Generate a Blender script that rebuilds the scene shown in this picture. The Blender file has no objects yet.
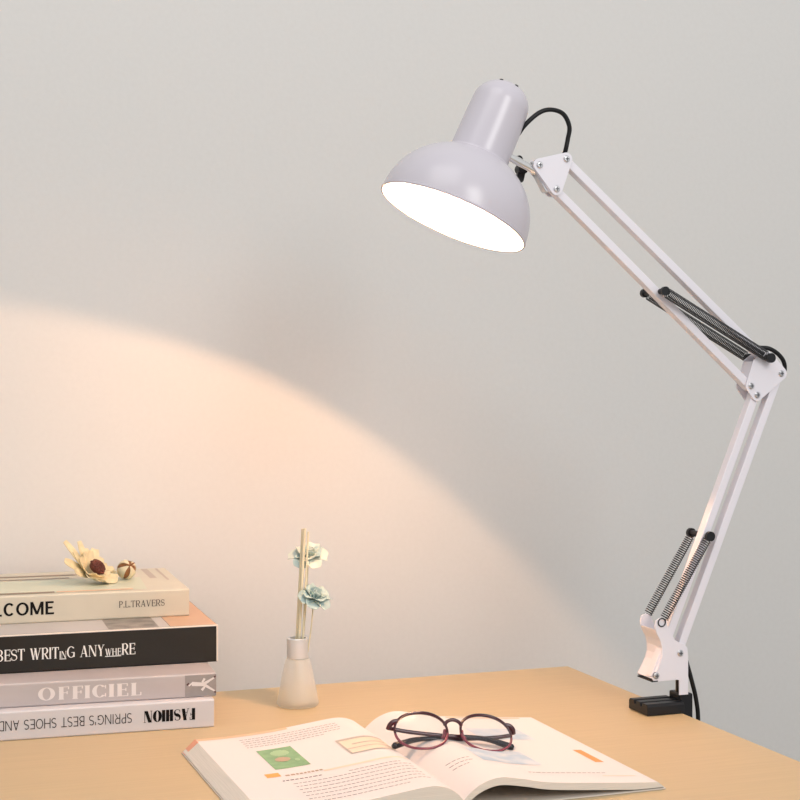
import bpy, bmesh, math, random
from mathutils import Vector, Matrix

random.seed(7)
SC = bpy.context.scene
COL = SC.collection
R = math.radians
PI = math.pi

# ------------------------------------------------------------------ camera, world, lights, exposure
cam_data = bpy.data.cameras.new('camera')
cam_data.sensor_width = 36.0
cam_data.lens = 67.5
cam_data.shift_y = -0.03125
cam_data.clip_start = 0.05
camera = bpy.data.objects.new('camera', cam_data)
camera.location = (0, 0, 0.36)
camera.rotation_euler = (R(90), 0, 0)
COL.objects.link(camera)
SC.camera = camera

world = bpy.data.worlds.new('room_light')
SC.world = world
world.use_nodes = True
bg = world.node_tree.nodes['Background']
bg.inputs['Color'].default_value = (0.97, 0.98, 1.0, 1)
bg.inputs['Strength'].default_value = 0.58


def area_light(name, loc, target, size, energy, colour):
    d = bpy.data.lights.new(name, 'AREA')
    d.shape = 'RECTANGLE'
    d.size, d.size_y = size
    d.energy = energy
    d.color = colour
    o = bpy.data.objects.new(name, d)
    o.location = loc
    o.rotation_euler = (Vector(target) - Vector(loc)).to_track_quat('-Z', 'Y').to_euler()
    COL.objects.link(o)
    return o


area_light('fill_right', (1.5, -0.9, 1.75), (0.15, 1.7, 0.35), (1.0, 1.4), 36.0, (1.0, 0.99, 0.97))  # unseen soft light, added for front-right fill and the shade's highlight
area_light('fill_above', (-0.3, 0.6, 2.1), (0.0, 1.7, 0.4), (1.2, 1.2), 10.0, (1.0, 0.98, 0.96))  # added overhead fill light, not a fixture of the room

SC.view_settings.view_transform = 'Standard'
SC.view_settings.look = 'None'
SC.view_settings.exposure = 0.0
SC.view_settings.gamma = 1.0
SC.view_settings.use_curve_mapping = False


# ------------------------------------------------------------------ materials
def mat(name, col, rough=0.5, metal=0.0, **kw):
    m = bpy.data.materials.new(name)
    m.use_nodes = True
    b = m.node_tree.nodes['Principled BSDF']
    b.inputs['Base Color'].default_value = (*col, 1)
    b.inputs['Roughness'].default_value = rough
    b.inputs['Metallic'].default_value = metal
    for k, v in kw.items():
        b.inputs[k.replace('_', ' ')].default_value = v
    return m


def vary(m, scale, amount, stretch=(1, 1, 1), bump=0.0, detail=4.0, dark=None, coord='Object'):
    """noise that varies the base colour between itself and a second tone, and a little bump"""
    nt = m.node_tree
    b = nt.nodes['Principled BSDF']
    base = tuple(b.inputs['Base Color'].default_value)
    tc = nt.nodes.new('ShaderNodeTexCoord')
    mp = nt.nodes.new('ShaderNodeMapping')
    mp.inputs['Scale'].default_value = stretch
    nz = nt.nodes.new('ShaderNodeTexNoise')
    nz.inputs['Scale'].default_value = scale
    nz.inputs['Detail'].default_value = detail
    nt.links.new(tc.outputs[coord], mp.inputs['Vector'])
    nt.links.new(mp.outputs['Vector'], nz.inputs['Vector'])
    rp = nt.nodes.new('ShaderNodeValToRGB')
    rp.color_ramp.elements[0].position = 0.32
    rp.color_ramp.elements[1].position = 0.68
    d = dark if dark else tuple(c * (1 - amount) for c in base[:3])
    rp.color_ramp.elements[0].color = (*d, 1)
    rp.color_ramp.elements[1].color = base
    nt.links.new(nz.outputs['Fac'], rp.inputs['Fac'])
    nt.links.new(rp.outputs['Color'], b.inputs['Base Color'])
    if bump:
        bp = nt.nodes.new('ShaderNodeBump')
        bp.inputs['Strength'].default_value = bump
        bp.inputs['Distance'].default_value = 0.001
        nt.links.new(nz.outputs['Fac'], bp.inputs['Height'])
        nt.links.new(bp.outputs['Normal'], b.inputs['Normal'])
    return m


M = {}
M['wall'] = vary(mat('wall_paint', (0.69, 0.68, 0.66), 0.85), 160, 0.02, bump=0.08)
M['floor'] = vary(mat('floor_boards', (0.42, 0.36, 0.30), 0.5), 6, 0.25, (0.4, 6, 1))
M['desk'] = vary(mat('maple_veneer', (0.565, 0.42, 0.238), 0.42), 14, 0.07, (0.7, 16, 1), detail=6)
M['desk_edge'] = mat('desk_edge_band', (0.70, 0.52, 0.33), 0.5)
M['steel_leg'] = mat('charcoal_steel', (0.02, 0.022, 0.028), 0.45)
M['white'] = mat('white_lacquer', (0.82, 0.79, 0.84), 0.32)
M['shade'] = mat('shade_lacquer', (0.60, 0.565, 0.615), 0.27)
M['chrome'] = mat('chrome', (0.95, 0.94, 0.92), 0.14, 1.0)
M['bolt'] = mat('zinc_bolt', (0.62, 0.62, 0.63), 0.3, 1.0)
M['slot'] = mat('dark_slot', (0.12, 0.12, 0.13), 0.5, 0.6)
M['black'] = mat('black_plastic', (0.011, 0.011, 0.013), 0.40, Specular_IOR_Level=0.35)
M['spring'] = mat('dark_spring_steel', (0.05, 0.05, 0.052), 0.3, 0.6)
M['cord'] = mat('black_rubber', (0.008, 0.008, 0.009), 0.45, Specular_IOR_Level=0.3)
M['dark_hole'] = mat('vent_dark', (0.03, 0.03, 0.035), 0.7)
bulb = mat('glowing_bulb', (1, 0.9, 0.8), 0.4)
b_ = bulb.node_tree.nodes['Principled BSDF']
b_.inputs['Emission Color'].default_value = (1.0, 0.56, 0.29, 1)
b_.inputs['Emission Strength'].default_value = 22500.0
M['bulb'] = bulb
M['cream'] = vary(mat('cream_cover', (0.62, 0.57, 0.455), 0.42), 30, 0.05)
M['charcoal'] = vary(mat('charcoal_cover', (0.026, 0.023, 0.019), 0.45, Specular_IOR_Level=0.25), 20, 0.2)
M['lilac'] = vary(mat('lilac_grey_cover', (0.55, 0.49, 0.48), 0.36), 9, 0.12, (1, 1, 3))
M['whitecover'] = vary(mat('white_gloss_cover', (0.66, 0.63, 0.645), 0.34), 12, 0.04)
M['paleedge'] = mat('pale_cover_edge', (0.80, 0.71, 0.62), 0.45)
M['peach'] = mat('peach_print', (0.56, 0.34, 0.21), 0.4)
M['ink'] = mat('black_ink', (0.008, 0.007, 0.007), 0.6, Specular_IOR_Level=0.1)
M['ink_soft'] = mat('soft_black_ink', (0.025, 0.02, 0.02), 0.6, Specular_IOR_Level=0.1)
M['ink_white'] = mat('white_ink', (0.86, 0.83, 0.78), 0.45)
M['ink_pale'] = mat('pale_lilac_ink', (0.80, 0.73, 0.70), 0.45)
M['green_pale'] = mat('pale_green_print', (0.58, 0.60, 0.46), 0.4)
M['brown'] = mat('brown_print', (0.26, 0.18, 0.12), 0.45)
M['greybrown'] = vary(mat('grey_brown_print', (0.36, 0.32, 0.30), 0.4), 60, 0.2)
M['shadedprint'] = mat('shaded_cover_print', (0.50, 0.47, 0.45), 0.4)  # pale print, darkened in colour for the shade under the top book
M['darkred'] = mat('dark_red_print', (0.10, 0.03, 0.03), 0.5)
M['greypic'] = vary(mat('grey_picture_print', (0.32, 0.29, 0.26), 0.4), 70, 0.6)
M['pages'] = vary(mat('page_edges', (0.74, 0.69, 0.62), 0.75), 40, 0.14, (1, 1, 40))
M['paper'] = mat('page_paper', (0.765, 0.695, 0.665), 0.6)
M['paper_edge'] = vary(mat('cut_page_edges', (0.76, 0.70, 0.62), 0.8), 25, 0.12, (1, 1, 90))
M['bookcover'] = mat('pale_paper_cover', (0.66, 0.60, 0.54), 0.45)
M['text_grey'] = mat('grey_text_ink', (0.15, 0.12, 0.13), 0.8, Specular_IOR_Level=0.1)
M['green_pic'] = vary(mat('green_picture', (0.25, 0.44, 0.22), 0.5), 90, 0.25)
M['green_light'] = mat('light_green_print', (0.36, 0.53, 0.29), 0.5)
M['orange_flap'] = mat('orange_red_flap', (0.80, 0.36, 0.22), 0.5)
M['orange_deep'] = mat('deep_orange_print', (0.70, 0.30, 0.08), 0.5)
M['brown_soft'] = mat('soft_brown_print', (0.48, 0.33, 0.22), 0.5)
M['orange'] = mat('orange_print', (0.84, 0.37, 0.08), 0.5)
M['orange_pale'] = mat('pale_orange_print', (0.86, 0.52, 0.33), 0.6)
M['peach_pale'] = mat('pale_peach_print', (0.86, 0.66, 0.50), 0.6)
M['grey_table'] = mat('grey_table_print', (0.50, 0.42, 0.36), 0.6)
M['blue_pic'] = vary(mat('blue_picture', (0.42, 0.53, 0.63), 0.5), 60, 0.3, dark=(0.66, 0.67, 0.69))
M['petal'] = vary(mat('dried_petal', (0.82, 0.70, 0.44), 0.65), 90, 0.2, bump=0.2)
M['seed'] = vary(mat('dark_red_seed', (0.13, 0.025, 0.015), 0.6), 300, 0.5)
M['podskin'] = vary(mat('pod_skin', (0.78, 0.68, 0.46), 0.6), 120, 0.15)
M['podbrown'] = vary(mat('pod_inside', (0.30, 0.12, 0.035), 0.6), 150, 0.4)
M['teal'] = vary(mat('pale_teal_petal', (0.46, 0.58, 0.55), 0.65), 80, 0.18, bump=0.2)
M['mint'] = vary(mat('cream_mint_petal', (0.64, 0.68, 0.59), 0.65), 80, 0.12, bump=0.2)
M['reed'] = vary(mat('pale_reed', (0.80, 0.71, 0.50), 0.65), 60, 0.12, (8, 8, 0.5))
M['cap'] = mat('brushed_silver_cap', (0.86, 0.84, 0.83), 0.32, 0.6)

M['maroon'] = mat('maroon_acetate', (0.050, 0.005, 0.010), 0.16, 0.0, Coat_Weight=0.4)
M['maroon_clear'] = mat('translucent_maroon_acetate', (0.30, 0.07, 0.10), 0.15, 0.0, Transmission_Weight=0.35)
M['temple_black'] = mat('black_temple', (0.016, 0.012, 0.014), 0.25)


def lens_material():
    m = bpy.data.materials.new('clear_lens')
    m.use_nodes = True
    nt = m.node_tree
    nt.nodes.clear()
    out = nt.nodes.new('ShaderNodeOutputMaterial')
    mix = nt.nodes.new('ShaderNodeMixShader')
    tr = nt.nodes.new('ShaderNodeBsdfTransparent')
    tr.inputs['Color'].default_value = (0.97, 0.965, 0.97, 1)
    gl = nt.nodes.new('ShaderNodeBsdfGlossy')
    gl.inputs['Roughness'].default_value = 0.05
    mix.inputs['Fac'].default_value = 0.06
    nt.links.new(tr.outputs[0], mix.inputs[1])
    nt.links.new(gl.outputs[0], mix.inputs[2])
    nt.links.new(mix.outputs[0], out.inputs['Surface'])
    return m


M['lens'] = lens_material()


def frosted_material(name='frosted_glass', tint=(0.99, 0.985, 0.975)):
    m = bpy.data.materials.new(name)
    m.use_nodes = True
    nt = m.node_tree
    nt.nodes.clear()
    N_ = nt.nodes.new
    out = N_('ShaderNodeOutputMaterial')
    tl, df, tr, gl = N_('ShaderNodeBsdfTranslucent'), N_('ShaderNodeBsdfDiffuse'), N_('ShaderNodeBsdfTransparent'), N_('ShaderNodeBsdfGlossy')
    tl.inputs['Color'].default_value = (*tint, 1)
    df.inputs['Color'].default_value = (*tint, 1)
    tr.inputs['Color'].default_value = (*tint, 1)
    gl.inputs['Roughness'].default_value = 0.35
    m1, m2, m3 = N_('ShaderNodeMixShader'), N_('ShaderNodeMixShader'), N_('ShaderNodeMixShader')
    m1.inputs['Fac'].default_value = 0.35
    m2.inputs['Fac'].default_value = 0.55
    m3.inputs['Fac'].default_value = 0.05
    nt.links.new(tl.outputs[0], m1.inputs[1])
    nt.links.new(df.outputs[0], m1.inputs[2])
    nt.links.new(m1.outputs[0], m2.inputs[1])
    nt.links.new(tr.outputs[0], m2.inputs[2])
    nt.links.new(m2.outputs[0], m3.inputs[1])
    nt.links.new(gl.outputs[0], m3.inputs[2])
    nt.links.new(m3.outputs[0], out.inputs['Surface'])
    return m


M['frost'] = frosted_material()
M['liquid'] = frosted_material('amber_oil', (0.99, 0.93, 0.78))


# ------------------------------------------------------------------ object helpers
def obj(name, bm, m, parent=None, smooth=False, bevel=0.0, seg=2, label=None):
    me = bpy.data.meshes.new(name)
    bmesh.ops.recalc_face_normals(bm, faces=bm.faces)
    bm.to_mesh(me)
    bm.free()
    for x in (m if isinstance(m, (list, tuple)) else [m]):
        me.materials.append(x)
    o = bpy.data.objects.new(name, me)
    COL.objects.link(o)
    if smooth:
        for p in me.polygons:
            p.use_smooth = True
        try:
            me.set_sharp_from_angle(angle=R(40))
        except Exception:
            pass
    if bevel:
        md = o.modifiers.new('edge_bevel', 'BEVEL')
        md.width = bevel
        md.segments = seg
        md.limit_method = 'ANGLE'
        md.angle_limit = R(40)
    if parent:
        o.parent = parent
    if label:
        o['label'] = label
    return o


def thing(name, label, cat, loc=(0, 0, 0), rotz=0.0, group=None):
    o = bpy.data.objects.new(name, None)
    o.empty_display_size = 0.02
    COL.objects.link(o)
    o.location = loc
    o.rotation_euler = (0, 0, rotz)
    tag(o, label, cat, group)
    return o


def tag(o, label, cat, group=None):
    o['label'] = label
    o['category'] = cat
    if group:
        o['group'] = group
    return o


def struct(o):
    o['kind'] = 'structure'
    return o


def add_box(bm, lo, hi, mi=0):
    vs = [bm.verts.new((x, y, z)) for x in (lo[0], hi[0]) for y in (lo[1], hi[1]) for z in (lo[2], hi[2])]
    for q in ((0, 1, 3, 2), (4, 6, 7, 5), (0, 4, 5, 1), (2, 3, 7, 6), (0, 2, 6, 4), (1, 5, 7, 3)):
        f = bm.faces.new([vs[i] for i in q])
        f.material_index = mi


def add_prism_y(bm, pts, y0, y1):
    """polygon of (x, z) extruded from y0 to y1"""
    a = [bm.verts.new((x, y0, z)) for x, z in pts]
    b = [bm.verts.new((x, y1, z)) for x, z in pts]
    n = len(pts)
    bm.faces.new(a)
    bm.faces.new(b[::-1])
    for i in range(n):
        j = (i + 1) % n
        bm.faces.new((a[i], b[i], b[j], a[j]))


def add_prism_x(bm, pts, x0, x1):
    """polygon of (y, z) extruded from x0 to x1"""
    a = [bm.verts.new((x0, y, z)) for y, z in pts]
    b = [bm.verts.new((x1, y, z)) for y, z in pts]
    n = len(pts)
    bm.faces.new(a)
    bm.faces.new(b[::-1])
    for i in range(n):
        j = (i + 1) % n
        bm.faces.new((a[i], b[i], b[j], a[j]))


def frame_of(d):
    d = Vector(d).normalized()
    ref = Vector((0, 0, 1)) if abs(d.z) < 0.9 else Vector((0, 1, 0))
    s = d.cross(ref).normalized()
    return d, s, s.cross(d).normalized()


def add_lathe(bm, prof, origin=(0, 0, 0), axis=(0, 0, 1), n=48, close=True, mi=0):
    """profile of (radius, height along axis)"""
    d, s, u = frame_of(axis)
    o = Vector(origin)
    rings = []
    for r, h in prof:
        if r < 1e-6:
            rings.append([bm.verts.new(o + d * h)])
        else:
            rings.append([bm.verts.new(o + d * h + (s * math.cos(2 * PI * k / n) + u * math.sin(2 * PI * k / n)) * r)
                          for k in range(n)])
    for a, b in zip(rings, rings[1:]):
        for k in range(n):
            j = (k + 1) % n
            if len(a) == 1 and len(b) == 1:
                continue
            if len(a) == 1:
                f = bm.faces.new((a[0], b[j], b[k]))
            elif len(b) == 1:
                f = bm.faces.new((a[k], a[j], b[0]))
            else:
                f = bm.faces.new((a[k], a[j], b[j], b[k]))
            f.material_index = mi
    if close:
        for rg in (rings[0], rings[-1]):
            if len(rg) > 2:
                bm.faces.new(rg).material_index = mi


def spline(pts, per=8):
    """Catmull-Rom through points"""
    P = [Vector(p) for p in pts]
    if len(P) < 3:
        return P
    Q = [P[0] * 2 - P[1]] + P + [P[-1] * 2 - P[-2]]
    out = []
    for i in range(1, len(Q) - 2):
        a, b, c, d = Q[i - 1], Q[i], Q[i + 1], Q[i + 2]
        for k in range(per):
            t = k / per
            out.append(0.5 * ((2 * b) + (c - a) * t + (2 * a - 5 * b + 4 * c - d) * t * t +
                              (3 * b - a - 3 * c + d) * t * t * t))
    out.append(P[-1])
    return out


def add_tube(bm, pts, r, n=8, closed=False, flat=(1.0, 1.0), ref=None):
    """tube swept along points; r a number or a list of radii"""
    P = [Vector(p) for p in pts]
    m = len(P)
    rr = r if isinstance(r, (list, tuple)) else [r] * m
    tang = []
    for i in range(m):
        a = P[(i - 1) % m] if (closed or i > 0) else P[i]
        b = P[(i + 1) % m] if (closed or i < m - 1) else P[i]
        tang.append((b - a).normalized())
    if ref is not None:
        s = Vector(ref)
    else:
        s = frame_of(tang[0])[1]
    rings = []
    for i in range(m):
        t = tang[i]
        s = (s if ref is None else Vector(ref))
        s = (s - t * s.dot(t)).normalized()
        u = t.cross(s)
        rings.append([bm.verts.new(P[i] + (s * math.cos(2 * PI * k / n) * flat[0] +
                                           u * math.sin(2 * PI * k / n) * flat[1]) * rr[i]) for k in range(n)])
    for i in range(m if closed else m - 1):
        a, b = rings[i], rings[(i + 1) % m]
        for k in range(n):
            j = (k + 1) % n
            bm.faces.new((a[k], a[j], b[j], b[k]))
    if not closed:
        bm.faces.new(rings[0][::-1])
        bm.faces.new(rings[-1])


def bmn():
    return bmesh.new()


# ------------------------------------------------------------------ the room
TH = R(19.8)                       # the desk and the wall behind it stand turned by this much
EX = Vector((math.cos(TH), math.sin(TH), 0))
EB = Vector((-math.sin(TH), math.cos(TH), 0))     # towards the wall
WALL_D = 1.872
FLOOR_Z = -0.735

wall_root = EB * WALL_D
bm = bmn()
add_box(bm, (-3.2, 0, FLOOR_Z), (3.2, 0.1, 2.0))
w = struct(obj('wall_back', bm, M['wall']))
w.location = wall_root
w.rotation_euler = (0, 0, TH)
bm = bmn()
add_box(bm, (-3.2, -3.4, FLOOR_Z - 0.05), (3.2, 0.1, FLOOR_Z))
fl = struct(obj('floor', bm, M['floor']))
fl.location = wall_root
fl.rotation_euler = (0, 0, TH)

# ------------------------------------------------------------------ the desk
CORNER = Vector((0.2078, 1.8557, 0))
desk = thing('desk', 'light maple desk with a dark steel frame, standing before the grey wall', 'desk',
             (CORNER.x, CORNER.y, 0), TH)
bm = bmn()
add_box(bm, (-1.2, -0.66, -0.025), (0, 0, 0))
obj('desktop', bm, M['desk'], desk, bevel=0.0012)
for lx in (-1.15, -0.13):
    for ly in (-0.60, -0.10):
        bm = bmn()
        add_box(bm, (lx - 0.025, ly - 0.025, FLOOR_Z), (lx + 0.025, ly + 0.025, -0.0255))
        obj('leg', bm, M['steel_leg'], desk, bevel=0.002, label='dark steel leg')
bm = bmn()
add_box(bm, (-1.124, -0.115, -0.10), (-0.156, -0.085, -0.0255))
obj('crossbar', bm, M['steel_leg'], desk, label='dark steel crossbar')

# ------------------------------------------------------------------ the lamp
LP = (0.305, 1.6175, 0)
lamp = thing('desk_lamp', 'white swing-arm desk lamp with a lit dome shade, clamped to the desk edge', 'lamp', LP, TH)

# black clamp
bm = bmn()
add_prism_y(bm, [(-0.0104, 0.019), (0.0055, 0.019), (0.0055, -0.048), (0.002, -0.060), (-0.006, -0.064),
                 (-0.052, -0.062), (-0.054, -0.052), (-0.050, -0.050), (-0.016, -0.051), (-0.0104, -0.046)],
            -0.012, 0.012)
clamp = obj('clamp', bm, M['black'], lamp, bevel=0.0018, label='black plastic table clamp')
prof = []
W = 0.0205
nr = 48
for i in range(nr + 1):
    y = -W + 2 * W * i / nr
    k = (i / nr * 3) % 1.0
    z = 0.0122 - (0.0042 if (0.30 < i / nr < 0.39 or 0.62 < i / nr < 0.71) else 0.0)
    edge = min(i, nr - i)
    if edge < 4:
        z -= 0.0025 * (1 - edge / 4) ** 2
    prof.append((y, z))
bm = bmn()
add_prism_x(bm, [(-W, 0.0006)] + prof + [(W, 0.0006)], -0.0545, -0.0100)
obj('clamp_jaw', bm, M['black'], clamp, bevel=0.0006)
bm = bmn()
add_box(bm, (-0.013, -0.0135, -0.030), (0.0070, 0.0135, -0.0255))
add_box(bm, (-0.0100, -0.0135, -0.046), (0.0072, 0.0135, -0.030))
obj('collar', bm, M['black'], clamp, bevel=0.0015)
bm = bmn()
add_lathe(bm, [(0.0042, -0.0138), (0.0042, -0.0136)], (-0.0015, 0, -0.037), (0, 1, 0), 20)
obj('collar_screw', bm, M['bolt'], clamp)
bm = bmn()
zz = -0.0275
prof = [(0.0, -0.0255), (0.0085, -0.0255), (0.0085, -0.029), (0.0045, -0.030)]
z = -0.030
while z > -0.100:
    prof += [(0.0050, z - 0.0008), (0.0042, z - 0.0016)]
    z -= 0.0016
prof += [(0.0042, -0.106), (0.0, -0.106)]
add_lathe(bm, prof, (-0.034, 0, 0), (0, 0, 1), 20)
screw = obj('clamp_screw', bm, M['black'], clamp, True)
bm = bmn()
add_lathe(bm, [(0, -0.005), (0.011, -0.005), (0.0135, -0.0025), (0.0135, 0.0025), (0.011, 0.005), (0, 0.005)],
          (-0.034, 0, -0.1165), (0, 1, 0), 32)
obj('knob', bm, M['black'], screw, True)
bm = bmn()
add_lathe(bm, [(0.0048, -0.02), (0.0048, 0.060)], (-0.0035, 0, 0), (0, 0, 1), 20)
obj('post', bm, M['black'], clamp, True)


def bolt(parent, x, z, y=-0.0168, r=0.0036):
    b = bmn()
    add_lathe(b, [(0, -0.0016), (r * 0.75, -0.0014), (r, -0.0004), (r, 0.0006)], (x, y, z), (0, 1, 0), 20)
    for w_, h_ in ((r * 0.55, r * 0.13), (r * 0.13, r * 0.55)):
        n0 = len(b.faces)
        add_box(b, (x - w_, y - 0.00175, z - h_), (x + w_, y - 0.0010, z + h_), 1)
    add_lathe(b, [(r, 0.0003), (r * 1.16, 0.0003), (r * 1.16, 0.0006)], (x, y, z), (0, 1, 0), 20, False, 1)
    o = obj('bolt', b, [M['bolt'], M['slot']], parent, True, label='zinc cross-head bolt')
    return o


def hull(circles, n=16):
    pts = [(cx + r * math.cos(2 * PI * k / n), cz + r * math.sin(2 * PI * k / n)) for cx, cz, r in circles
           for k in range(n)]
    pts = sorted(set(pts))

    def half(seq):
        h = []
        for p in seq:
            while len(h) > 1 and ((h[-1][0] - h[-2][0]) * (p[1] - h[-2][1]) -
                                  (h[-1][1] - h[-2][1]) * (p[0] - h[-2][0])) <= 0:
                h.pop()
            h.append(p)
        return h
    a = half(pts)
    b = half(pts[::-1])
    return a[:-1] + b[:-1]


# base bracket: two bent plates and the web that joins them on the left
front = [(-0.0031, 0.0190), (-0.0031, 0.060), (-0.0042, 0.0690), (-0.0085, 0.0738), (-0.0140, 0.0750),
         (-0.0195, 0.0785), (-0.0250, 0.0880), (-0.0305, 0.1000), (-0.0365, 0.1030), (-0.0425, 0.1000),
         (-0.0435, 0.0935), (-0.0410, 0.0860), (-0.0372, 0.0790), (-0.0350, 0.0710), (-0.0350, 0.0630),
         (-0.0370, 0.0560), (-0.0410, 0.0480), (-0.0465, 0.0385), (-0.0440, 0.0352), (-0.0172, 0.0356),
         (-0.0141, 0.0350), (-0.0141, 0.0190)]
back = [(-0.0031, 0.0350)] + front[1:19] + [(-0.0172, 0.0356)]
bm = bmn()
add_prism_y(bm, front, -0.0166, -0.0152)
add_prism_y(bm, back, 0.0152, 0.0166)
web = [(-0.0465, 0.0385), (-0.0410, 0.0480), (-0.0370, 0.0560), (-0.0350, 0.0630), (-0.0350, 0.0710),
       (-0.0372, 0.0790), (-0.0410, 0.0860), (-0.0430, 0.0905)]
webp = web + [(x + 0.0013, z) for x, z in web[::-1]]
add_prism_y(bm, webp, -0.0152, 0.0152)
base = obj('base_bracket', bm, M['white'], lamp, bevel=0.0004)
bolt(base, -0.0129, 0.0638)
bolt(base, -0.0418, 0.0416)
bm = bmn()
add_box(bm, (-0.0470, -0.0168, 0.0352), (-0.0400, 0.0150, 0.0364))
obj('edge_strip', bm, M['black'], base, label='black strip under the bracket')


def bar(a, b, t=0.0088, d=0.0056, e=0.003, yc=-0.0088):
    """square-ended channel bar between two pivots in the lamp's plane"""
    a, b = Vector((a[0], 0, a[1])), Vector((b[0], 0, b[1]))
    v = (b - a).normalized()
    s = Vector((-v.z, 0, v.x))
    a, b = a - v * e, b + v * e
    bm = bmn()
    vs = []
    for p in (a, b):
        for q in ((-1, -1), (1, -1), (1, 1), (-1, 1)):
            vs.append(bm.verts.new(p + s * q[0] * t / 2 + Vector((0, yc + q[1] * d, 0))))
    for q in ((0, 1, 2, 3), (7, 6, 5, 4), (0, 4, 5, 1), (1, 5, 6, 2), (2, 6, 7, 3), (3, 7, 4, 0)):
        bm.faces.new([vs[i] for i in q])
    return obj('arm_bar', bm, M['white'], lamp, bevel=0.0009, seg=2)


EB1, EB2, EB3, EB4 = (0.0825, 0.3383), (0.0749, 0.3481), (0.1130, 0.3616), (0.0939, 0.3785)
H1, H2, H3 = (-0.1776, 0.5759), (-0.1469, 0.5836), (-0.1582, 0.5521)
PR_, PL_ = (-0.0129, 0.0638), (-0.0418, 0.0416)
bar(PR_, EB3)
bar(PL_, EB1)
bar(H3, EB2)
bar(H2, EB4)

elbow_shape = hull([(*EB1, 0.0068), (*EB2, 0.0068), (*EB3, 0.0072), (EB4[0] + 0.001, EB4[1], 0.0078),
                    (0.0805, 0.3745, 0.003)])
bm = bmn()
add_prism_y(bm, elbow_shape, -0.0166, -0.0152)
add_prism_y(bm, elbow_shape, 0.0020, 0.0034)
add_prism_y(bm, [(0.0706, 0.354), (0.0718, 0.354), (0.0795, 0.3745), (0.0783, 0.3750)], -0.0152, 0.0020)
elbow = obj('elbow_bracket', bm, M['white'], lamp, bevel=0.0004)
for p in (EB1, EB2, EB3):
    bolt(elbow, *p)

head_shape = hull([(*H1, 0.0068), (*H2, 0.0068), (*H3, 0.0068)])
bm = bmn()
add_prism_y(bm, head_shape, -0.0166, -0.0152)
add_prism_y(bm, head_shape, -0.0022, -0.0008)
add_prism_y(bm, [(-0.184, 0.5735), (-0.1655, 0.5485), (-0.1643, 0.5495), (-0.183, 0.5745)], -0.0152, -0.0022)
add_prism_y(bm, [(-0.179, 0.5822), (-0.148, 0.5902), (-0.148, 0.5890), (-0.179, 0.5810)], -0.0152, -0.0022)
head = obj('head_bracket', bm, M['white'], lamp, bevel=0.0004)
for p in (H1, H2, H3):
    bolt(head, *p)


def pin(x, z, y0, y1, r=0.0042):
    b = bmn()
    add_lathe(b, [(r * 1.25, y0), (r * 1.25, y0 + 0.004), (r * 0.8, y0 + 0.0042), (r * 0.8, y1 - 0.0042),
                  (r * 1.25, y1 - 0.004), (r * 1.25, y1)], (x, 0, z), (0, 1, 0), 20)
    return obj('spring_pin', b, M['black'], lamp, True, label='black spring pin')


def spring(a, b, y, rc=0.0044, wire=0.00058, ring_end=True, lead=0.008, pitch=0.0024):
    """coil spring between two points of the lamp's plane, with a hook ring at the second end"""
    A, B = Vector((a[0], y, a[1])), Vector((b[0], y, b[1]))
    d, s, u = frame_of(B - A)
    L = (B - A).length
    l0, l1 = lead * 0.55, L - (lead if ring_end else lead * 0.6)
    turns = int((l1 - l0) / pitch)
    pts = [A, A + d * l0 * 0.6]
    n = 12
    for k in range(turns * n + 1):
        t = k / n
        ang = 2 * PI * t
        pts.append(A + d * (l0 + (l1 - l0) * t / turns) + (s * math.cos(ang) + u * math.sin(ang)) * rc)
    bm = bmn()
    add_tube(bm, pts, wire, 5)
    o = obj('spring', bm, M['spring'], lamp, True, label='dark steel coil spring')
    bm = bmn()
    if ring_end:
        c = B - d * lead * 0.42
        inpl = Vector((0, 1, 0)).cross(d)
        rp = [c + (d * math.cos(2 * PI * k / 24) + inpl * math.sin(2 * PI * k / 24)) * 0.0043 for k in range(24)]
        add_tube(bm, rp, 0.0007, 6, closed=True)
        obj('hook_ring', bm, M['spring'], o, True)
    else:
        add_tube(bm, [A + d * (l1 - 0.001), B], 0.0016, 8)
        obj('spring_tail', bm, M['black'], o, True)
    return o


LOWPIN = (0.0217, 0.1872)
pin(*LOWPIN, -0.0215, 0.0215)
spring(LOWPIN, (-0.0373, 0.0950), -0.0172)
spring(LOWPIN, (-0.0373, 0.0950), 0.0172)
UPPIN = (-0.0358, 0.4486)
pin(*UPPIN, -0.0265, 0.0215, 0.0038)
pin(*EB4, -0.0270, 0.0215, 0.0042)
spring(UPPIN, EB4, -0.0224, rc=0.0052, ring_end=False, pitch=0.0019)
spring(UPPIN, EB4, 0.0176, rc=0.0052, ring_end=False, pitch=0.0019)

# shade
rim = Vector((-0.2668, 0, 0.5209))
ax = Vector((math.sin(R(24.2)), 0, math.cos(R(24.2))))
RS = 0.0785
prof = [(RS + 0.0006, -0.0012), (RS + 0.0010, 0.0004)]
a_end = math.acos(0.0318 / RS)
for k in range(25):
    a = a_end * k / 24
    prof.append((RS * math.cos(a), 0.0015 + RS * math.sin(a) * 0.935))
inner = []
for k in range(25):
    a = a_end * (24 - k) / 24
    inner.append(((RS - 0.0011) * math.cos(a), 0.0006 + (RS - 0.0011) * math.sin(a) * 0.935))
prof += inner + [(RS - 0.0010, -0.0012), (RS + 0.0006, -0.0012)]
bm = bmn()
add_lathe(bm, prof, rim, ax, 96, close=False)
shade = obj('lamp_shade', bm, M['shade'], lamp, True, label='pale lilac-white enamelled dome shade')
hz = 0.0015 + RS * math.sin(a_end) * 0.935
top = 0.1530
hr = 0.0306
prof = [(0.0330, hz - 0.0025), (0.0330, hz + 0.0006), (0.0326, hz + 0.0012), (0.0312, hz + 0.0012)]
prof += [(hr + 0.0006, hz + 0.006), (hr, hz + 0.040)]
fil = 0.0285
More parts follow.
